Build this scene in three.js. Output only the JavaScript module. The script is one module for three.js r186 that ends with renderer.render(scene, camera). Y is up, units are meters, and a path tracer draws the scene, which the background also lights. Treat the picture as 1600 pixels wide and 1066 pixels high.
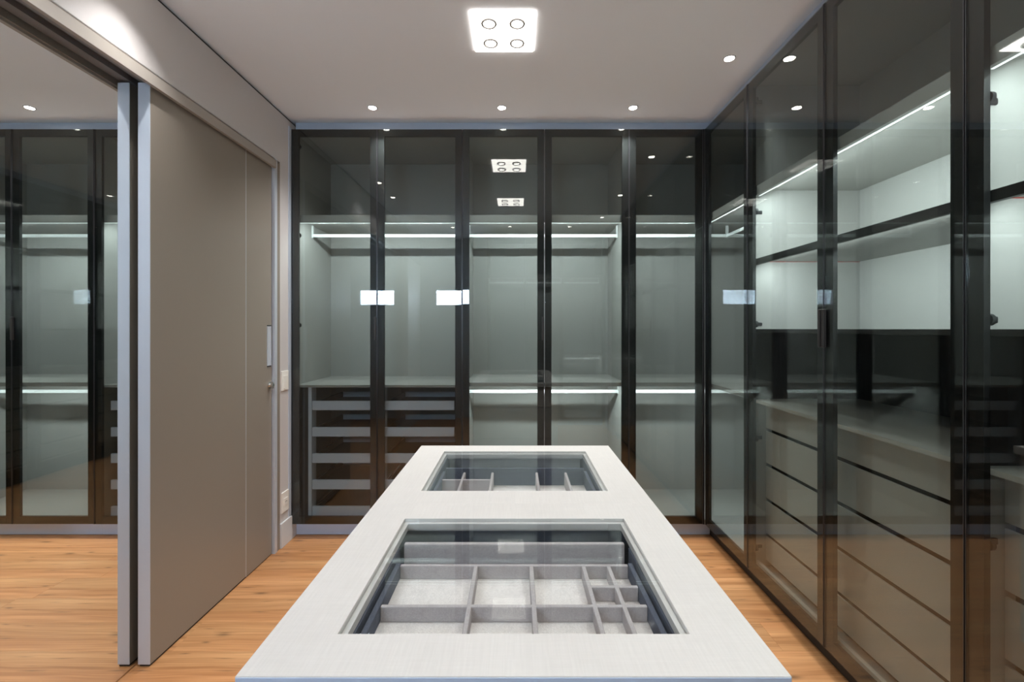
import * as THREE from 'three';
import { RoundedBoxGeometry } from 'three/addons/geometries/RoundedBoxGeometry.js';
import { mergeGeometries } from 'three/addons/utils/BufferGeometryUtils.js';
import { RectAreaLightUniformsLib } from 'three/addons/lights/RectAreaLightUniformsLib.js';

// ------------------------------------------------------------------ camera, light levels, exposure
const scene = new THREE.Scene();
scene.background = new THREE.Color(0.0, 0.0, 0.0);
const F = 705, EYE = 1.35;
const camera = new THREE.PerspectiveCamera(2 * Math.atan(533 / F) * 180 / Math.PI, 1600 / 1066, 0.02, 30);
camera.position.set(0, EYE, 0);
camera.lookAt(0, EYE, -3);
camera.setViewOffset(1600, 1066, -5.6, 19, 1600, 1066);
camera.updateProjectionMatrix();
const renderer = new THREE.WebGLRenderer({ antialias: true });
renderer.toneMapping = THREE.LinearToneMapping;
renderer.toneMappingExposure = 1.12;
renderer.shadowMap.enabled = true;
RectAreaLightUniformsLib.init();
const WARM = new THREE.Color(0.97, 0.985, 1.0), COOL = new THREE.Color(0.87, 0.99, 1.0), DAY = new THREE.Color(0.66, 0.82, 1.0);
const SPOT = 6.4;        // candela of one small downlight
const PANEL = 0.35;       // candela of one lamp of the square fittings
const LED = 312;         // brightness of the cabinet light strips
const GLOW = 1.6;        // what the eye sees of a strip
const WINDOW = 32;

// ------------------------------------------------------------------ helpers
function rng(seed) { let s = seed >>> 0; return () => { s = (s + 0x6D2B79F5) >>> 0; let t = s; t = Math.imul(t ^ (t >>> 15), t | 1); t ^= t + Math.imul(t ^ (t >>> 7), t | 61); return ((t ^ (t >>> 14)) >>> 0) / 4294967296; }; }
function hash(x, y, s) { let h = Math.imul(x | 0, 374761393) ^ Math.imul(y | 0, 668265263) ^ Math.imul(s | 0, 1274126177); h = Math.imul(h ^ (h >>> 13), 1274126177); return ((h ^ (h >>> 16)) >>> 0) / 4294967296; }
function vnoise(x, y, s) {
  const xi = Math.floor(x), yi = Math.floor(y), fx = x - xi, fy = y - yi, u = fx * fx * (3 - 2 * fx), v = fy * fy * (3 - 2 * fy);
  const a = hash(xi, yi, s), b = hash(xi + 1, yi, s), c = hash(xi, yi + 1, s), d = hash(xi + 1, yi + 1, s);
  return a + (b - a) * u + (c - a) * v + (a - b - c + d) * u * v;
}
function fbm(x, y, s, n = 4) { let t = 0, a = 0.5; for (let k = 0; k < n; k++) { t += a * vnoise(x, y, s + k * 17); x *= 2; y *= 2; a *= 0.5; } return t / (1 - Math.pow(0.5, n)); }
function texture(w, h, fn, srgb = true) {
  const d = new Uint8Array(w * h * 4);
  for (let y = 0; y < h; y++) for (let x = 0; x < w; x++) { const c = fn(x, y), o = (y * w + x) * 4; d[o] = c[0]; d[o + 1] = c[1]; d[o + 2] = c[2]; d[o + 3] = 255; }
  const t = new THREE.DataTexture(d, w, h); t.wrapS = t.wrapT = THREE.RepeatWrapping; t.magFilter = THREE.LinearFilter; t.minFilter = THREE.LinearFilter;
  if (srgb) t.colorSpace = THREE.SRGBColorSpace; t.needsUpdate = true; return t;
}
const clamp = (v, a = 0, b = 255) => Math.max(a, Math.min(b, v));
function metreUV(g) {                                              // uv in metres, from the way each corner faces
  const p = g.attributes.position, n = g.attributes.normal, uv = new Float32Array(p.count * 2);
  for (let i = 0; i < p.count; i++) {
    const ax = Math.abs(n.getX(i)), ay = Math.abs(n.getY(i)), az = Math.abs(n.getZ(i));
    if (ay >= ax && ay >= az) { uv[2 * i] = p.getX(i); uv[2 * i + 1] = p.getZ(i); }
    else if (ax >= az) { uv[2 * i] = p.getZ(i); uv[2 * i + 1] = p.getY(i); }
    else { uv[2 * i] = p.getX(i); uv[2 * i + 1] = p.getY(i); }
  }
  g.setAttribute('uv', new THREE.BufferAttribute(uv, 2)); return g;
}
// a box from corner to corner with a small rounded arris
function bx(x0, x1, y0, y1, z0, z1, r = 0.0008) {
  const w = Math.abs(x1 - x0), h = Math.abs(y1 - y0), d = Math.abs(z1 - z0);
  const g = new RoundedBoxGeometry(w, h, d, 1, Math.min(r, w * 0.3, h * 0.3, d * 0.3));
  g.translate((x0 + x1) / 2, (y0 + y1) / 2, (z0 + z1) / 2);
  return metreUV(g);
}
function cyl(r0, r1, h, x, y, z, axis = 'y', seg = 28) {
  const g = new THREE.CylinderGeometry(r0, r1, h, seg);
  if (axis === 'x') g.rotateZ(Math.PI / 2); if (axis === 'z') g.rotateX(Math.PI / 2);
  g.translate(x, y, z); return g;
}
const join = gs => { const a = gs.map(g => (g.index ? g.toNonIndexed() : g)); a.forEach(g => { for (const k of Object.keys(g.attributes)) if (!['position', 'normal', 'uv'].includes(k)) g.deleteAttribute(k); }); return mergeGeometries(a); };
function obj(name, geos, mat, parent = scene) {
  const g = Array.isArray(geos) ? (geos.length > 1 ? join(geos) : geos[0]) : geos;
  const m = new THREE.Mesh(g, mat); m.name = name; m.castShadow = m.receiveShadow = true; parent.add(m); return m;
}
const used = {};
function numbered(n) { used[n] = (used[n] ?? -1) + 1; return used[n] ? `${n}_${String(used[n]).padStart(3, '0')}` : n; }
function thing(name, label, category, [x, y, z] = [0, 0, 0], turn = 0, group) {
  const o = new THREE.Group(); o.name = numbered(name); o.position.set(x, y, z); o.rotation.y = turn; o.userData = { label, category };
  if (group) o.userData.group = group;
  scene.add(o); return o;
}
function struct(name, geos, mat, label, category) {
  const m = obj(name, geos, mat); m.userData = { kind: 'structure', label, category }; return m;
}
function structGroup(name, label, category, [x, y, z] = [0, 0, 0]) {
  const o = new THREE.Group(); o.name = name; o.position.set(x, y, z); o.userData = { kind: 'structure', label, category }; scene.add(o); return o;
}
const rgb = (r, g, b) => new THREE.Color().setRGB(r, g, b);
const std = (c, rough, extra = {}) => new THREE.MeshStandardMaterial({ color: c, roughness: rough, ...extra });

// ------------------------------------------------------------------ materials
const speck = texture(256, 256, (x, y) => { const v = 128 + (hash(x, y, 5) - 0.5) * 90 + (vnoise(x / 4, y / 4, 9) - 0.5) * 90; return [v, v, v]; }, false);
const M = {};
speck.repeat.set(6, 6);
M.ceiling = std(rgb(0.90, 0.92, 0.95), 0.9, { bumpMap: speck, bumpScale: 0.0003 });
M.plaster = std(rgb(0.60, 0.555, 0.53), 0.55, { bumpMap: speck, bumpScale: 0.0003 });
M.white = std(rgb(0.50, 0.51, 0.53), 0.5);
M.skirting = std(rgb(0.66, 0.65, 0.64), 0.4);
M.lacquer = std(rgb(0.27, 0.23, 0.188), 0.36, { bumpMap: speck, bumpScale: 0.0002 });
M.trimwood = std(rgb(0.38, 0.335, 0.29), 0.45);
M.dark = std(rgb(0.018, 0.017, 0.017), 0.5);
M.track = std(rgb(0.22, 0.20, 0.19), 0.4);
M.alu = std(rgb(0.56, 0.61, 0.68), 0.38, { metalness: 0.25 });
M.aluLight = std(rgb(0.62, 0.65, 0.70), 0.35, { metalness: 0.3 });
M.plinth = std(rgb(0.54, 0.66, 0.88), 0.45);  // bluish cast of the cool daylight is put into this colour
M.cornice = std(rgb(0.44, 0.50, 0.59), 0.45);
M.chrome = std(rgb(0.75, 0.75, 0.74), 0.2, { metalness: 1 });
M.frame = std(rgb(0.004, 0.004, 0.005), 0.45);
M.profile = std(rgb(0.075, 0.075, 0.08), 0.3, { metalness: 0.8 });
M.laminate = std(rgb(0.37, 0.36, 0.345), 0.5);
M.laminateDark = std(rgb(0.030, 0.028, 0.030), 0.5);
M.edgeDark = std(rgb(0.020, 0.018, 0.018), 0.5);
M.drawer = std(rgb(0.56, 0.53, 0.49), 0.45);
M.railmat = std(rgb(0.86, 0.88, 0.88), 0.35);
M.tray = std(rgb(0.62, 0.66, 0.78), 0.45);
M.plate = std(rgb(0.86, 0.82, 0.75), 0.4);
M.red = std(rgb(0.5, 0.06, 0.05), 0.5);
M.mirror = std(rgb(0.90, 0.91, 0.90), 0.0, { metalness: 1 });
M.smoked = new THREE.MeshPhysicalMaterial({ color: rgb(0.785, 0.815, 0.80), roughness: 0, metalness: 0, transmission: 1, thickness: 0, ior: 1.52 });
M.clear = new THREE.MeshPhysicalMaterial({ color: rgb(0.975, 0.988, 0.99), roughness: 0, metalness: 0, transmission: 1, thickness: 0, ior: 1.5 });
M.led = new THREE.MeshStandardMaterial({ color: rgb(0.8, 0.8, 0.8), roughness: 0.6, emissive: COOL, emissiveIntensity: GLOW });
M.lampGlow = new THREE.MeshStandardMaterial({ color: rgb(0.8, 0.8, 0.8), roughness: 0.5, emissive: rgb(1, 0.93, 0.84), emissiveIntensity: 30 });
M.panelGlow = new THREE.MeshStandardMaterial({ color: rgb(0.85, 0.84, 0.82), roughness: 0.5, emissive: rgb(1, 0.95, 0.89), emissiveIntensity: 12 });
M.panelLamp = new THREE.MeshStandardMaterial({ color: rgb(0.8, 0.8, 0.8), roughness: 0.5, emissive: rgb(1, 0.95, 0.88), emissiveIntensity: 16 });
M.ring = std(rgb(0.22, 0.21, 0.20), 0.5);  // grey stands for the shade inside the lamp recesses
M.dayGlow = new THREE.MeshStandardMaterial({ color: rgb(0.8, 0.85, 0.9), roughness: 0.5, emissive: DAY, emissiveIntensity: WINDOW });
// felt of the organisers
const feltTex = texture(256, 256, (x, y) => { const v = (vnoise(x / 3, y / 3, 3) - 0.5) * 22 + (hash(x, y, 7) - 0.5) * 26 + (vnoise(x / 40, y / 40, 11) - 0.5) * 10; return [226 + v, 218 + v, 212 + v]; });
feltTex.repeat.set(9, 9);
M.felt = std(rgb(1, 1, 1), 0.95, { map: feltTex });
const feltDarkTex = texture(256, 256, (x, y) => { const v = (vnoise(x / 3, y / 3, 23) - 0.5) * 16 + (hash(x, y, 27) - 0.5) * 18; return [84 + v, 88 + v, 100 + v]; });  // dark felt; its blue cast stands for reflections in the glass above
feltDarkTex.repeat.set(9, 9);
M.feltMid = std(rgb(0.60, 0.58, 0.60), 0.95, { map: feltTex });  // same felt darkened to carry the shade on the compartment walls
M.feltDark = std(rgb(1, 1, 1), 0.95, { map: feltDarkTex });
// island top: pale laminate with a fine woven grain
const topTex = texture(512, 512, (x, y) => { const v = (vnoise(x / 2, y / 40, 31) - 0.5) * 5 + (vnoise(x / 40, y / 2, 33) - 0.5) * 3 + (fbm(x / 128, y / 128, 35, 3) - 0.5) * 5; return [205 + v, 200 + v, 194 + v]; });
topTex.repeat.set(2.2, 2.2);
M.edgeDayTint = std(rgb(0.44, 0.52, 0.66), 0.4);  // cool daylight on the front edge of the white top, as colour
M.top = std(rgb(1, 1, 1), 0.42, { map: topTex });
// wood of the floor planks: streaks along u, a few knots and cracks
const PL = 1.28, PW = 0.185;
function woodTex(seed) {
  const r = rng(seed * 991 + 7), knots = [];
  for (let k = 0; k < 3; k++) knots.push([r() * PL, (0.15 + 0.7 * r()) * PW, 0.006 + 0.010 * r()]);
  const dashes = []; for (let k = 0; k < 12; k++) dashes.push([r() * PL, r() * PW, 0.02 + 0.05 * r(), 0.0012 + 0.0018 * r(), 0.25 + 0.5 * r()]);
  return texture(1024, 256, (px, py) => {
    let u = px / 1024 * PL, v = py / 256 * PW;
    let warp = (fbm(u * 2.2, v * 9, seed, 3) - 0.5) * 0.035, kd = 0;
    for (const [ku, kv, kr] of knots) { const du = (u - ku) / 3.2, dv = v - kv, d = Math.sqrt(du * du + dv * dv); warp += Math.sign(dv) * kr * 0.8 * Math.exp(-d / (kr * 1.4)); kd = Math.max(kd, Math.exp(-(d / kr) * (d / kr) * 2.2)); }
    const vv = v + warp;
    const broad = fbm(u * 1.1, vv * 16, seed + 3, 3) - 0.5, fine = fbm(u * 4, vv * 210, seed + 5, 3) - 0.5, mid = fbm(u * 2.0, vv * 62, seed + 9, 3) - 0.5;
    let dark = 0;
    for (const [du, dv, dl, dw, da] of dashes) { const a = Math.abs(u - du) / dl, b = Math.abs(vv - dv) / dw; if (a < 1 && b < 2.5) dark = Math.max(dark, da * (1 - a) * Math.exp(-b * b)); }
    const t = broad * 26 + mid * 48 + fine * 34;
    const red = (fbm(u * 0.9, v * 7, seed + 21, 2) - 0.5) * 16;
    const k = 1 - 0.30 * kd - 0.52 * dark;
    return [clamp((187 + t + red) * k), clamp((134 + t * 0.95 - red * 0.2) * k), clamp((88 + t * 0.80 - red * 0.4) * k)];
  });
}
const woodMats = [];
for (let k = 0; k < 5; k++) {
  const t = woodTex(11 + k * 13); t.repeat.set(1 / PL, 1 / PW);
  for (const [a, b, c] of [[1, 1, 1], [0.96, 0.95, 0.94], [1.0, 0.98, 0.96]]) woodMats.push(std(rgb(a, b, c), 0.42, { map: t }));
}

// ------------------------------------------------------------------ the setting
// depth Z of the picture runs away from the camera: world z = -Z
const GZ = 2.894, GX = 1.214;            // planes of the back and the right glass doors
{ // floor of individual boards laid across the room
  const floor = structGroup('floor', 'warm oak-look plank floor with fine dark streaks', 'floor');
  obj('subfloor', bx(-1.70, 1.92, -0.10, -0.0085, -3.60, 1.15), M.dark, floor);
  const full = [0, 1].map(f => { const g = bx(-PL / 2 + 0.0002, PL / 2 - 0.0002, -0.008, 0, -PW / 2 + 0.0002, PW / 2 - 0.0002, 0.0007); const uv = g.attributes.uv; for (let i = 0; i < uv.count; i++) uv.setXY(i, (f ? -1 : 1) * uv.getX(i) + PL / 2, uv.getY(i) + PW / 2); return g; });
  const r = rng(404), X0 = -1.53, X1 = 1.83;
  for (let row = 0; row < 22; row++) {
    const zc = -3.0 + PW / 2 + row * PW;
    let x = X0 - r() * PL * 0.95;
    while (x < X1) {
      const a = Math.max(x, X0), b = Math.min(x + PL, X1);
      if (b - a > 0.04) {
        let g = full[r() < 0.5 ? 0 : 1], cx = x + PL / 2;
        if (b - a < PL - 1e-6) { g = bx(a - cx + 0.0002, b - cx - 0.0002, -0.008, 0, -PW / 2 + 0.0002, PW / 2 - 0.0002, 0.0007); const uv = g.attributes.uv; for (let i = 0; i < uv.count; i++) uv.setXY(i, uv.getX(i) + PL / 2, uv.getY(i) + PW / 2); }
        const m = obj('plank', g, woodMats[Math.floor(r() * woodMats.length)], floor); m.position.set(cx, 0, zc);
      }
      x += PL;
    }
  }
}
struct('ceiling', bx(-1.70, 1.92, 2.70, 2.82, -3.60, 1.15), M.ceiling, 'smooth off-white ceiling with recessed lamps', 'ceiling');
struct('wall_back', bx(-1.70, 1.92, 0, 2.70, -3.60, -3.50), M.white, 'white wall behind the back wardrobes', 'wall');
struct('wall_right', [bx(1.825, 1.92, 0, 2.70, -3.50, 1.0), bx(1.232, 1.825, 0, 2.70, -0.11, 0.40)], M.white, 'white wall behind the right wardrobes', 'wall');
{ // rear wall behind the camera, with its small high window
  const w = struct('wall_rear', [bx(-1.70, -1.22, 0, 2.70, 1.02, 1.14), bx(-0.69, 1.92, 0, 2.70, 1.02, 1.14), bx(-1.22, -0.69, 0, 1.697, 1.02, 1.14), bx(-1.22, -0.69, 1.947, 2.70, 1.02, 1.14)], M.white, 'white wall behind the viewer holding a small high window', 'wall');
  const g = structGroup('window_1', 'small high window of frosted bright glass seen only in reflections', 'window', [-0.955, 1.822, 1.06]);
  obj('frame', [bx(-0.265, 0.265, -0.125, -0.107, -0.03, 0.03), bx(-0.265, 0.265, 0.107, 0.125, -0.03, 0.03), bx(-0.265, -0.247, -0.107, 0.107, -0.03, 0.03), bx(0.247, 0.265, -0.107, 0.107, -0.03, 0.03), bx(-0.247, 0.247, 0.046, 0.060, -0.02, 0.02)], M.aluLight, g);
  obj('pane', [bx(-0.247, 0.247, -0.107, 0.046, 0.0, 0.006), bx(-0.247, 0.247, 0.060, 0.107, 0.0, 0.006)], M.dayGlow, g);
  const L = new THREE.RectAreaLight(DAY, WINDOW, 0.49, 0.21); L.position.set(0, 0, -0.022); g.add(L);
}
// left wall: header over the sliding door, shadow gap under the ceiling, end strip
struct('wall_left', [bx(-1.60, -1.446, 2.372, 2.678, -2.97, 1.02, 0.0005), bx(-1.60, -1.446, 0, 2.372, -3.5, -2.766, 0.0005), bx(-1.60, -1.446, 2.372, 2.678, -3.5, -2.97, 0.0005), bx(-1.70, -1.532, 0, 2.70, -3.5, 1.02, 0.0005), bx(-1.532, -1.446, 0, 2.30, 0.25, 1.02, 0.0005)], M.plaster, 'taupe painted left wall above the sliding door', 'wall');
struct('trim_6', bx(-1.60, -1.462, 2.678, 2.70, -3.5, 1.02, 0.0005), M.dark, 'thin recessed line coloured dark for the shade between left wall and ceiling', 'trim');  // groove face coloured dark so its shade reads as a wider line
struct('trim_1', bx(-1.447, -1.431, 2.312, 2.357, -2.700, 0.25), M.trimwood, 'narrow beige trim under the left wall header', 'trim');
{ // the slot that the sliding leaf hangs in
  const g = structGroup('trim_2', 'dark track slot over the mirror and sliding door', 'trim');
  obj('track_board', bx(-1.4565, -1.4472, 2.320, 2.372, -2.700, 0.25), M.lacquer, g);
  obj('track_rail', bx(-1.5045, -1.4615, 2.342, 2.372, -2.700, 0.25), M.track, g);
  obj('slot_roof', bx(-1.532, -1.446, 2.3725, 2.376, -2.700, 0.25), M.dark, g);
}
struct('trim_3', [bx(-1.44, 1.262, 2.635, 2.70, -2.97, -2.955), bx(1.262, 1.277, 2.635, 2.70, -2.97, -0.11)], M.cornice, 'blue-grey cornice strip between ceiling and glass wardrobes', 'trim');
struct('trim_4', bx(-1.4465, -1.4395, 0.157, 2.64, -2.905, -2.868), M.alu, 'slim upright aluminium filler beside the back wardrobe', 'trim');
{
  const g = structGroup('trim_5', 'upright metal jamb that the sliding door closes against', 'trim');
  obj('jamb_bar', bx(-1.530, -1.441, 0, 2.374, -2.729, -2.702), M.aluLight, g);
  obj('jamb_board', bx(-1.530, -1.4445, 0, 2.360, -2.766, -2.7292), M.lacquer, g);
}
struct('baseboard_left', bx(-1.447, -1.434, 0, 0.152, -2.955, -2.7665, 0.002), M.skirting, 'pale skirting board between door jamb and back wardrobe', 'baseboard');

// ------------------------------------------------------------------ mirror and sliding door on the left
{
  const t = thing('wall_mirror', 'floor-to-header mirror on left reflecting the glass wardrobes and floor', 'mirror', [-1.5237, 0, -1.225]);
  obj('mirror_glass', bx(-0.006, 0, 0.004, 2.352, -1.470, 1.470, 0.0004), M.mirror, t);
  obj('backing', bx(-0.0082, -0.0062, 0.004, 2.352, -1.470, 1.470, 0.0004), M.dark, t);
  const d = structGroup('door_1', 'tall taupe lacquered sliding door with metal edge beside the mirror', 'door', [-1.4585, 0, -1.80]);
  const T = -0.0481;
  obj('door_panel', bx(T, 0, 0.010, 2.333, -0.640, -0.003, 0.0012), M.lacquer, d);
  obj('door_panel', bx(T, 0, 0.006, 2.333, -0.897, -0.6425, 0.0012), M.lacquer, d);
  obj('seam_strip', bx(-0.004, 0.0006, 0.008, 2.333, -0.6427, -0.6400, 0.0003), M.aluLight, d);
  obj('edge_strip', bx(T, -0.001, 0.010, 2.333, -0.003, 0, 0.0006), M.alu, d);
  obj('bottom_seal', bx(T + 0.004, -0.004, 0.001, 0.0099, -0.895, -0.004, 0.0006), M.dark, d);
  const h = obj('door_handle', [bx(-0.002, 0.004, 1.132, 1.140, -0.888, -0.846), bx(-0.002, 0.004, 1.358, 1.366, -0.888, -0.846), bx(-0.002, 0.004, 1.140, 1.358, -0.888, -0.882), bx(-0.002, 0.004, 1.140, 1.358, -0.852, -0.846), bx(-0.002, 0.0012, 1.140, 1.358, -0.882, -0.852)], M.aluLight, d);
  h.userData.label = 'brushed metal finger pull';
  obj('end_cap', [bx(-0.001, 0.0046, 1.126, 1.133, -0.886, -0.848), bx(-0.001, 0.0046, 1.365, 1.372, -0.886, -0.848)], M.dark, h);
  const k = obj('lock', [cyl(0.019, 0.019, 0.006, 0.003, 1.017, -0.868, 'x'), cyl(0.010, 0.012, 0.022, 0.015, 1.017, -0.868, 'x'), bx(0.018, 0.027, 0.998, 1.036, -0.873, -0.863, 0.002)], M.chrome, d);
  k.userData.label = 'small chrome thumb-turn lock';
  obj('strike_plate', bx(-0.002, 0.0035, 0.975, 1.04, -0.8966, -0.8905), M.chrome, d);
}
// ------------------------------------------------------------------ switch and socket on the wall strip
{
  const s = thing('light_switch', 'cream light switch plate on wall strip beside sliding door jamb', 'switch', [-1.446, 1.027, -2.818]);
  obj('plate', bx(0, 0.008, -0.061, 0.061, -0.041, 0.041, 0.002), M.plate, s);
  obj('rocker', bx(0.0075, 0.0115, -0.048, 0.030, -0.020, 0.020, 0.0015), M.plate, s);
  obj('rocker', bx(0.0075, 0.0112, -0.052, -0.0485, -0.010, 0.010, 0.001), M.plate, s);
  const p = thing('power_socket', 'cream power socket plate just above the pale skirting board', 'socket', [-1.446, 0.272, -2.822]);
  obj('plate', bx(0, 0.008, -0.063, 0.063, -0.041, 0.041, 0.002), M.plate, p);
  obj('socket_face', bx(0.0075, 0.011, -0.022, 0.022, -0.021, 0.021, 0.002), M.plate, p);
  obj('socket_hole', [cyl(0.0024, 0.0024, 0.001, 0.0113, 0, -0.009, 'x', 10), cyl(0.0024, 0.0024, 0.001, 0.0113, 0.002, 0, 'x', 10), cyl(0.0024, 0.0024, 0.001, 0.0113, 0, 0.009, 'x', 10)], M.dark, p);
}

// ------------------------------------------------------------------ wardrobes
const Y = { bottom: 0.094, floor: 0.116, top: 2.633, lip: 2.040, shelf: 2.088 };
const IN = -0.576;                         // front face of the back panels
function led(parent, x0, x1, y, z, tilt = 0.35, power = LED, yaw = 0) {   // strip running along local x, shining down and inwards
  const g = obj('led_strip', bx(-(x1 - x0) / 2, (x1 - x0) / 2, 0, 0.008, -0.004, 0.004), M.led, parent);
  g.position.set((x0 + x1) / 2, y, z); g.rotation.y = yaw;
  const L = new THREE.RectAreaLight(COOL, power, x1 - x0 - 0.14, 0.009);
  L.position.set(0, -0.0015, 0); L.rotation.x = -Math.PI / 2 + tilt; g.add(L);
  return g;
}
function hangingRail(parent, x0, x1, y, z, supportTo) {
  const gs = [bx(x0, x1, y - 0.0112, y + 0.0112, z - 0.006, z + 0.006, 0.004)];
  if (supportTo) gs.push(bx(x0, x0 + 0.008, y - 0.016, supportTo, z - 0.010, z + 0.010, 0.002), bx(x1 - 0.008, x1, y - 0.016, supportTo, z - 0.010, z + 0.010, 0.002));
  return obj('hanging_rail', gs, M.railmat, parent);
}
function glassDoor(parent, x0, x1, { z = 0, handle = 0, tilt = 0, lean = 0, yaw = 0, hinge = 0, turn = 0, at } = {}) {
  const d = new THREE.Group(); d.name = 'door';
  const w = x1 - x0 - 0.003, h = Y.top - Y.bottom - 0.003, cy = (Y.top + Y.bottom) / 2;
  d.position.set(...(at || [(x0 + x1) / 2, cy, z])); d.rotation.set(lean, yaw + turn, tilt); d.rotation.order = 'YXZ'; parent.add(d);
  const hw = w / 2, hh = h / 2, f = 0.044, zf = -0.0050, zb = -0.0225;
  obj('frame', [bx(-hw + 0.003, -hw + f, -hh, hh, zb, zf), bx(hw - f, hw - 0.003, -hh, hh, zb, zf), bx(-hw + f, hw - f, hh - f, hh, zb, zf), bx(-hw + f, hw - f, -hh, -hh + f + 0.004, zb, zf)], M.frame, d);
  obj('edge_profile', [bx(-hw, -hw + 0.0028, -hh, hh, zb, 0.0008, 0.0006), bx(hw - 0.0028, hw, -hh, hh, zb, 0.0008, 0.0006)], M.profile, d);
  obj('glass_pane', bx(-hw + 0.003, hw - 0.003, -hh + 0.0005, hh - 0.0005, -0.0045, 0, 0.0003), M.smoked, d);
  if (handle) obj('handle', bx(handle * hw - (handle > 0 ? 0.016 : -0.002), handle * hw + (handle > 0 ? -0.002 : 0.016), -0.078, 0.072, 0.0002, 0.014, 0.003), M.edgeDark, d).position.y = 1.355 - cy;
  if (hinge) for (const y of [2.53, 1.955, 1.374, 0.785, 0.22]) {
    const s = hinge, xx = s * (hw - 0.010);
    obj('hinge', [cyl(0.016, 0.016, 0.010, xx - s * 0.025, y - cy, zb - 0.004, 'z', 18), bx(xx - 0.012 * s, xx + 0.004 * s, y - cy - 0.009, y - cy + 0.009, zb - 0.045, zb - 0.002, 0.003), bx(xx - s * 0.004, xx - s * 0.0005, y - cy - 0.026, y - cy + 0.026, zb - 0.062, zb - 0.046, 0.002), bx(xx - s * 0.006, xx - s * 0.0005, y - cy - 0.008, y - cy + 0.008, zb - 0.078, zb - 0.014, 0.002)], M.profile, d);
  }
  return d;
}
function carcass(t, W) {                   // sides, back, top and bottom of a straight unit
  obj('side_panel', bx(0, 0.018, Y.bottom, Y.top, -0.594, -0.028), M.laminate, t);
  obj('side_panel', bx(W - 0.018, W, Y.bottom, Y.top, -0.594, -0.028), M.laminate, t);
  obj('back_panel', bx(0.018, W - 0.018, Y.bottom, Y.top, -0.594, IN), M.laminate, t);
  obj('top_panel', bx(0.018, W - 0.018, Y.top - 0.018, Y.top, IN, -0.028), M.laminate, t);
  obj('bottom_panel', bx(0.018, W - 0.018, Y.bottom, Y.floor, IN, -0.028), M.laminate, t);
}
function litShelf(t, x0, x1, yTop, yLip, power = LED, tilt = yLip > 1.5 ? 0.6 : 0.3, edge = M.laminate, stripAt = yLip > 1.5 ? [yLip, -0.0535] : [0.969, -0.1375]) {     // a shelf with a front lip that hides a light strip
  obj('shelf', bx(x0, x1, yTop - 0.018, yTop, IN, -0.047), M.laminate, t);
  obj('shelf_lip', bx(x0, x1, yLip, yTop, -0.0465, -0.030), edge, t);
  led(t, x0 + 0.002, x1 - 0.002, stripAt[0], stripAt[1], tilt, power);
}
const GLASSN = 'smoked glass wardrobe in ';
// back wall, first unit: two doors, rail, counter, ten pull-out trays
{
  const W = 1.096, t = thing('wardrobe', 'left smoked-glass wardrobe on back wall with rows of shallow pull-out trays', 'wardrobe', [-1.439, 0, -GZ]);
  carcass(t, W);
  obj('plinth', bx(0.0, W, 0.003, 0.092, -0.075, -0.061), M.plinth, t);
  litShelf(t, 0.018, W - 0.018, Y.shelf, Y.lip);
  hangingRail(t, 0.018, W - 0.018, 1.9995, -0.256, 2.07);
  obj('counter', bx(0.018, W - 0.018, 0.970, 0.986, IN, -0.030), M.laminate, t);
  obj('divider', bx(0.542, 0.560, Y.floor, 0.970, IN, -0.05), M.laminate, t);
  for (const [x0, x1] of [[0.018, 0.542], [0.560, W - 0.018]]) {
    obj('side_post', bx(x0 + 0.068 * (x0 < 0.1), x0 + 0.022 + 0.068 * (x0 < 0.1), Y.floor, 0.970, -0.12, -0.050), M.tray, t);
    if (x0 < 0.1) obj('filler_panel', bx(x0, x0 + 0.068, Y.floor, 0.970, -0.075, -0.058), M.laminateDark, t);
    for (let k = 0; k < 5; k++) {
      const a = x0 + (x0 < 0.1 ? 0.092 : 0.024), b = x1 - (x0 < 0.1 ? 0.004 : 0.040), y = 0.818 - k * 0.1725;
      const d = new THREE.Group(); d.name = 'pull_out_tray'; d.position.set((a + b) / 2, y, -0.055); t.add(d);
      const hw = (b - a) / 2;
      obj('front', bx(-hw, hw, 0, 0.060, -0.016, 0), M.tray, d);
      obj('base', bx(-hw + 0.005, hw - 0.005, 0.006, 0.014, -0.50, -0.016), M.laminateDark, d);
      obj('back', bx(-hw + 0.005, hw - 0.005, 0.014, 0.052, -0.50, -0.488), M.tray, d);
      obj('side', bx(-hw + 0.005, -hw + 0.016, 0.014, 0.052, -0.488, -0.016), M.laminateDark, d);
      obj('side', bx(hw - 0.016, hw - 0.005, 0.014, 0.052, -0.488, -0.016), M.laminateDark, d);
    }
  }
  glassDoor(t, 0.0, 0.550, { handle: 1, yaw: 0.0006, hinge: -1 });
  glassDoor(t, 0.550, W, { yaw: -0.0008 });
}
// back wall, second unit: two doors, two hanging bays one above the other
{
  const W = 1.071, t = thing('wardrobe', 'middle smoked-glass wardrobe on back wall with two lit hanging rails', 'wardrobe', [-0.343, 0, -GZ]);
  carcass(t, W);
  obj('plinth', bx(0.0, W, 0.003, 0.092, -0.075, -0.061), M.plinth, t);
  litShelf(t, 0.018, W - 0.018, Y.shelf, Y.lip);
  hangingRail(t, 0.018, W - 0.018, 1.9995, -0.256, 2.07);
  litShelf(t, 0.018, W - 0.018, 1.002, 0.977, LED * 0.62, 0.30);
  hangingRail(t, 0.018, W - 0.018, 0.9185, -0.220, 0.984);
  glassDoor(t, 0.0, 0.5285, { handle: 1, lean: 0.0015, yaw: -0.0006 });
  glassDoor(t, 0.5285, W, { lean: 0.0015, tilt: -0.001, yaw: 0.0005 });
}
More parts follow.
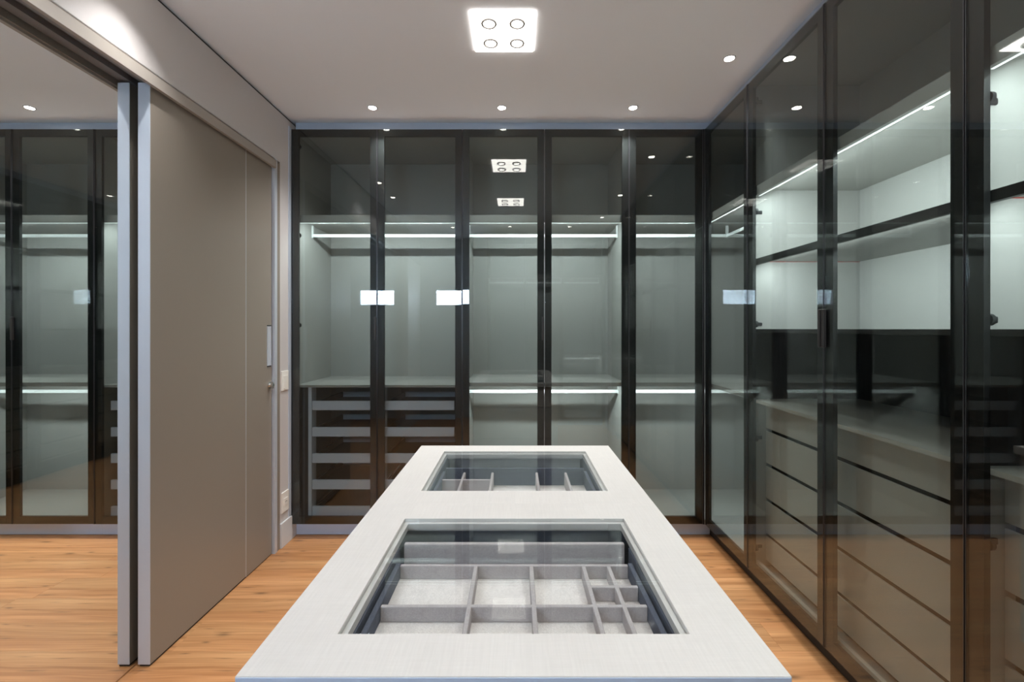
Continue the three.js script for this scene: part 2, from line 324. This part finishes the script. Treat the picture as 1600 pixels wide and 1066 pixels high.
// corner unit: one door in the back row, one in the right row
{
  const t = thing('wardrobe', 'corner smoked-glass wardrobe with hanging rails turning along two walls', 'wardrobe', [0.728, 0, -GZ]);
  const XE = 1.072, ZN = 0.511, XF = GX - 0.728;
  const lShape = (y0, y1, xi, zi, mat, name) => {   // L-shaped board; fronts at x = xi (right part) and z = zi (back part)
    const s = new THREE.Shape(); [[0.018, IN], [XE, IN], [XE, ZN], [xi, ZN], [xi, zi], [0.018, zi]].forEach(([x, z], i) => (i ? s.lineTo(x, -z) : s.moveTo(x, -z))); s.closePath();
    const g = new THREE.ExtrudeGeometry(s, { depth: y1 - y0, bevelEnabled: false }); g.rotateX(-Math.PI / 2); g.translate(0, y0, 0);
    return obj(name, g, mat, t);
  };
  obj('side_panel', bx(0, 0.018, Y.bottom, Y.top, -0.594, -0.028), M.laminate, t);
  obj('side_panel', bx(XF + 0.028, XE + 0.018, Y.bottom, Y.top, ZN, ZN + 0.018), M.laminate, t);
  obj('side_panel', bx(XE, XE + 0.018, Y.bottom, Y.top, -0.594, ZN), M.laminate, t);
  obj('back_panel', bx(0.018, XE, Y.bottom, Y.top, -0.594, IN), M.laminate, t);
  lShape(Y.top - 0.018, Y.top, XF + 0.028, -0.028, M.laminate, 'top_panel');
  lShape(Y.bottom, Y.floor, XF + 0.028, -0.028, M.laminate, 'bottom_panel');
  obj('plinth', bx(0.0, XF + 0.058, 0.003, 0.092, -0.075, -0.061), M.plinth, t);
  obj('plinth', bx(XF + 0.058, XF + 0.072, 0.003, 0.092, -0.061, ZN + 0.018), M.dark, t);  // right-hand plinth: shade below the doors put in as dark colour
  obj('corner_post', bx(0.4765, XF - 0.0005, Y.bottom, Y.top, -0.0225, -0.001), M.frame, t);
  for (const [yT, yL, tilt, k] of [[Y.shelf, Y.lip, 0.6, 1], [1.002, 0.977, 0.30, 0.62]]) {
    lShape(yT - 0.018, yT, XF + 0.047, -0.047, M.laminate, 'shelf');
    obj('shelf_lip', bx(0.018, XF + 0.0465, yL, yT, -0.0465, -0.030), M.laminate, t);
    obj('shelf_lip', bx(XF + 0.030, XF + 0.0465, yL, yT, -0.030, ZN), M.laminate, t);
    const [sy, sz] = yL > 1.5 ? [yL, -0.0535] : [0.969, -0.1375];
    led(t, 0.020, XF - sz - 0.01, sy, sz, tilt, LED * k);
    const s = led(t, 0, ZN - sz - 0.006, sy, 0, tilt, LED * k, -Math.PI / 2); s.position.set(XF - sz, sy, (ZN + sz) / 2);
  }
  for (const [y, z, x, up] of [[2.000, -0.256, XF + 0.262, 2.07], [0.9185, -0.220, XF + 0.262, 0.984]]) {
    hangingRail(t, 0.018, XE, y, z, up);
    obj('hanging_rail', [bx(x - 0.006, x + 0.006, y - 0.0112, y + 0.0112, z, ZN, 0.004), bx(x - 0.010, x + 0.010, y - 0.016, up, z - 0.004, z + 0.004, 0.002)], M.railmat, t);
  }
  glassDoor(t, 0.0, 0.476, { lean: 0.001, hinge: -1 });
  glassDoor(t, 0, 0.528, { turn: -Math.PI / 2, at: [XF, (Y.top + Y.bottom) / 2, 0.264], lean: 0.0006 });
}
// right wall units: open lit shelves, dark niche, counter and drawers
function rightUnit(label, Z0, W, doors) {
  const t = thing('wardrobe', label, 'wardrobe', [GX, 0, -Z0], -Math.PI / 2);
  carcass(t, W);
  obj('plinth', bx(0.0, W, 0.003, 0.092, -0.072, -0.058), M.dark, t);  // plinth coloured dark for the shade it lies in
  litShelf(t, 0.018, W - 0.018, Y.shelf, Y.lip, LED * 1.45);
  obj('shelf', bx(0.018, W - 0.018, 1.700, 1.713, IN, -0.047), M.laminate, t);
  obj('shelf_lip', bx(0.018, W - 0.018, 1.682, 1.713, -0.0465, -0.030), M.edgeDark, t);
  led(t, 0.020, W - 0.020, 1.692, -0.0535, 0.6, LED * 1.25);
  obj('cable', bx(0.0182, 0.0205, 1.6975, 1.6998, IN + 0.002, -0.07), M.red, t).userData.label = 'thin red cable';
  obj('shelf', bx(0.018, W - 0.018, 1.331, 1.349, IN, -0.030), M.edgeDark, t);
  obj('back_panel', bx(0.018, W - 0.018, 0.986, 1.331, IN, IN + 0.008), M.laminateDark, t).userData.label = 'black back of the niche';
  obj('side_lining', bx(0.018, 0.022, 0.986, 1.331, IN + 0.008, -0.03), M.laminateDark, t);
  obj('side_lining', bx(W - 0.022, W - 0.018, 0.986, 1.331, IN + 0.008, -0.03), M.laminateDark, t);
  obj('counter', bx(0.018, W - 0.018, 0.970, 0.986, IN, -0.022), M.drawer, t);
  obj('drawer_backing', bx(0.018, W - 0.018, Y.floor, 0.970, -0.125, -0.118), M.edgeDark, t);
  const ys = [[0.836, 0.960], [0.656, 0.820], [0.474, 0.639], [0.292, 0.457], [0.152, 0.275]];
  obj('base_rail', bx(0.018, W - 0.018, Y.floor, 0.149, -0.050, -0.032), M.drawer, t);
  for (const [a, b] of ys) obj('drawer', bx(0.020, W - 0.020, a, b, -0.094, -0.086, 0.0015), M.drawer, t);
  for (const d of doors) glassDoor(t, ...d);
  return t;
}
rightUnit('right smoked-glass wardrobe nearest the corner with lit shelves above grey drawers', 2.365, 1.145, [[0, 0.587, { handle: 1, hinge: -1, yaw: 0.0006 }], [0.587, 1.145, { handle: -1, yaw: -0.0004 }]]);
rightUnit('right smoked-glass wardrobe cut by the photo edge with metal hinge on panel', 1.220, 1.110, [[0, 0.56, { hinge: -1 }], [0.56, 1.110, {}]]);
// open wardrobe behind the camera
{
  const W = 1.614, t = thing('open_wardrobe', 'open lit wardrobe behind the viewer, seen only reflected in the glass', 'wardrobe', [1.214, 0, 0.42], Math.PI);
  carcass(t, W);
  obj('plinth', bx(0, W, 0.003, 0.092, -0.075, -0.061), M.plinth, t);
  for (let k = 0; k < 3; k++) {
    const x0 = k * 0.538 + 0.018, x1 = x0 + 0.520 - (k === 2 ? 0.018 : 0);
    if (k) obj('side_panel', bx(x0 - 0.018, x0, Y.floor, Y.top - 0.018, IN, -0.028), M.laminate, t);
    litShelf(t, x0, x1, Y.shelf, Y.lip, LED * 1.0); hangingRail(t, x0, x1, 2.0, -0.256, 2.07);
    if (k === 0) { litShelf(t, x0, x1, 1.002, 0.977, LED * 1.0); hangingRail(t, x0, x1, 0.9185, -0.22, 0.984); }
  }
}

// ------------------------------------------------------------------ island with two glazed openings
{
  const cx = -0.003, cz = -1.239, t = thing('island_cabinet', 'white central island with two glass-topped display openings', 'island', [cx, 0, cz]);
  const x0 = -0.3845, x1 = 0.3845, zf = 0.616, zb = -0.616, TOP = 0.87, TH = 0.032;
  const ox = 0.2768, oz = [[0.097, 0.5285], [-0.5295, -0.098]];     // openings (local z, near one first)
  const s = new THREE.Shape(); s.moveTo(x0, -zf); s.lineTo(x1, -zf); s.lineTo(x1, -zb); s.lineTo(x0, -zb); s.closePath();
  for (const [a, b] of oz) { const h = new THREE.Path(); h.moveTo(-ox, -b); h.lineTo(-ox, -a); h.lineTo(ox, -a); h.lineTo(ox, -b); h.closePath(); s.holes.push(h); }
  const g = new THREE.ExtrudeGeometry(s, { depth: TH - 0.003, bevelEnabled: true, bevelThickness: 0.0015, bevelSize: 0.0012, bevelOffset: -0.0012, bevelSegments: 2 });
  g.rotateX(-Math.PI / 2); g.translate(0, TOP - TH + 0.0015, 0); metreUV(g);
  obj('top', g, M.top, t);
  obj('edge_daylight_tint', bx(x0 + 0.001, x1 - 0.001, TOP - TH + 0.001, TOP - 0.0018, zf - 0.0005, zf + 0.001, 0.0003), M.edgeDayTint, t);  // thin strip added to give the white edge its bluish daylight
  obj('side_panel', bx(x0 + 0.012, x0 + 0.030, 0.075, TOP - TH, zb + 0.014, zf - 0.014), M.top, t);
  obj('side_panel', bx(x1 - 0.030, x1 - 0.012, 0.075, TOP - TH, zb + 0.014, zf - 0.014), M.top, t);
  obj('middle_panel', bx(x0 + 0.030, x1 - 0.030, 0.075, TOP - TH, -0.009, 0.009), M.feltDark, t);
  obj('bottom_panel', bx(x0 + 0.030, x1 - 0.030, 0.075, 0.093, zb + 0.014, zf - 0.014), M.top, t);
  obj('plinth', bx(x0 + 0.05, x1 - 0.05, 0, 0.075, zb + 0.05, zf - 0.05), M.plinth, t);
  for (const [a, b] of oz) {
    const fr = 0.011;
    obj('glass_rim', [bx(-ox + 0.0006, -ox + fr, TOP - 0.024, TOP - 0.0085, a, b), bx(ox - fr, ox - 0.0006, TOP - 0.024, TOP - 0.0085, a, b), bx(-ox + fr, ox - fr, TOP - 0.024, TOP - 0.0085, a + 0.0006, a + fr), bx(-ox + fr, ox - fr, TOP - 0.024, TOP - 0.0085, b - fr, b - 0.0006)], M.top, t);
    obj('glass_pane', bx(-ox + 0.0012, ox - 0.0012, TOP - 0.0082, TOP - 0.0004, a + 0.0012, b - 0.0012, 0.0008), M.clear, t);
  }
  for (const e of [1, -1]) for (let k = 0; k < 3; k++) {        // drawers opening at the two ends
    const yB = [0.660, 0.385, 0.100][k], yT = [0.832, 0.652, 0.377][k];
    const d = new THREE.Group(); d.name = 'drawer'; d.position.set(0, yB, e * (zf - 0.018)); d.rotation.y = e > 0 ? 0 : Math.PI; t.add(d);
    obj('front', bx(x0 + 0.014, x1 - 0.014, 0, yT - yB, -0.014, 0.004), M.top, d);
    if (!k) {
      const bk = e > 0 ? -0.400 : -0.562;
      obj('side', bx(-0.275, -0.263, 0.10, 0.185, bk, -0.0145), M.feltDark, d);
      obj('side', bx(0.263, 0.275, 0.10, 0.185, bk, -0.0145), M.feltDark, d);
      obj('back', bx(-0.252, 0.252, 0.10, 0.199, bk, bk + 0.012, 0.003), M.feltMid, d);
      obj('base', bx(-0.263, 0.263, 0.10, e > 0 ? 0.1355 : 0.1175, bk + 0.012, -0.0145), M.feltDark, d);
    }
    obj('pull', bx(-0.06, 0.06, yT - yB - 0.03, yT - yB - 0.018, 0.004, 0.014, 0.003), M.alu, d);
  }
  // felt organisers lying in the top drawers
  const tray = (name, label, zNear, zFar, top, floor, vs, hs, deep) => {
    const o = thing(name, label, 'organiser', [cx, TOP - (floor - 0.48), cz]);
    const H = floor - top, a = -(zNear + cz), b = -(zFar + cz);   // local z of the near and far ends
    obj('base', bx(-0.252, 0.252, -0.016, -0.004, b, a), M.felt, o);
    obj('side_wall', bx(-0.258, -0.247, -0.004, H + 0.002, b, a, 0.002), M.feltDark, o);
    obj('side_wall', bx(0.247, 0.258, -0.004, H + 0.002, b, a, 0.002), M.feltDark, o);
    obj('end_wall', bx(-0.247, 0.247, -0.004, H + (deep ? 0.014 : 0), b, b + 0.009, 0.002), deep ? M.feltDark : M.feltMid, o);
    obj('end_wall', bx(-0.247, 0.247, -0.004, H, a - 0.009, a, 0.002), M.feltMid, o);
    for (const x of vs) obj('divider', bx(x - 0.0045, x + 0.0045, -0.004, H, b + 0.009, a - 0.009, 0.002), M.feltMid, o);
    for (const [Z, xa, xb] of hs) { const z = -(Z + cz); obj('divider', bx(xa, xb, -0.004, H - 0.0004, z - 0.0045, z + 0.0045, 0.002), M.feltMid, o); }
  };
  tray('felt_organiser', 'pale grey felt organiser with many small compartments under nearer glass', 0.665, 0.985, 0.513, 0.538, [-0.083, 0.037, 0.150, 0.204], [[0.837, -0.247, 0.247], [0.9, 0.150, 0.247]]);
  tray('felt_organiser', 'grey felt organiser with deep compartments under farther glass', 1.31, 1.622, 0.513, 0.556, [-0.179, -0.079, 0.078, 0.181], [[1.537, -0.247, -0.079]], true);
}

// ------------------------------------------------------------------ lamps in the ceiling
function downlight(X, Z, label, power = SPOT, cone = 0.98) {
  const t = thing('downlight', label, 'lamp', [X, 2.70, -Z]);
  const ring = new THREE.TorusGeometry(0.026, 0.004, 10, 32); ring.rotateX(Math.PI / 2);
  obj('ring', ring, M.white, t);
  obj('lens', cyl(0.022, 0.022, 0.004, 0, -0.002, 0, 'y', 28), M.lampGlow, t);
  const s = new THREE.SpotLight(WARM, power, 0, cone, 0.85, 2); s.position.set(0, -0.0065, 0); s.target.position.set(0, -1, 0); s.castShadow = true; s.shadow.radius = 1; t.add(s, s.target);
}
downlight(-0.872, 2.751, 'small round downlight above the left back wardrobe, leftmost of the ceiling row');
downlight(-0.084, 2.751, 'small round downlight at the middle of the row before the back wardrobe');
downlight(0.716, 2.751, 'small round downlight at right end of the row before the back wardrobe');
downlight(1.066, 2.250, 'small round downlight close beside the top of the right wardrobe', SPOT * 0.7);
for (const [x, z, l] of [
  [1.062, 1.215, 'small round downlight beside the right wardrobe, second from the corner, seen only reflected'],
  [1.055, 0.30, 'small round downlight beside the right wardrobe, nearest the viewer, seen only reflected'],
  [-1.262, 1.63, 'small round downlight close to the left wall, farther of two, seen only reflected'],
  [-1.262, 1.16, 'small round downlight close to the left wall, nearer of two, seen only reflected'],
  [-0.84, -0.20, 'small round downlight behind the viewer at the left, seen only reflected'],
  [-0.08, -0.20, 'small round downlight behind the viewer at the middle, seen only reflected'],
  [0.72, -0.20, 'small round downlight behind the viewer at the right, seen only reflected']]) downlight(x, z, l, x < -1.2 ? SPOT * 0.52 : z < 0 ? SPOT * 0.3 : SPOT * 0.5, x < -1.2 ? 0.86 : 0.98);
function panel(Z, label) {
  const t = thing('ceiling_spotlight', label, 'lamp', [-0.055, 2.70, -Z]);
  obj('housing', bx(-0.1385, 0.1385, -0.006, 0, -0.1385, 0.1385, 0.002), M.panelGlow, t);
  for (const sx of [-1, 1]) for (const sz of [-1, 1]) {
    const x = sx * 0.062, z = sz * 0.068;
    const r = new THREE.TorusGeometry(0.0300, 0.0055, 10, 32); r.rotateX(Math.PI / 2); r.translate(x, -0.009, z);
    const ringm = obj('ring', r, M.ring, t);
    obj('lamp', cyl(0.026, 0.022, 0.006, x, -0.009, z, 'y', 28), M.panelLamp, t);
    const s = new THREE.SpotLight(WARM, PANEL, 0, 1.05, 0.9, 2); s.position.set(x, -0.0145, z); s.target.position.set(x, -1, z); s.castShadow = true; s.shadow.radius = 2.4; t.add(s, s.target);
  }
}
panel(2.05, 'square white ceiling fitting with four round lamps over the island');
panel(0.966, 'square four-lamp ceiling fitting nearer the viewer, seen only in reflections');

renderer.render(scene, camera);
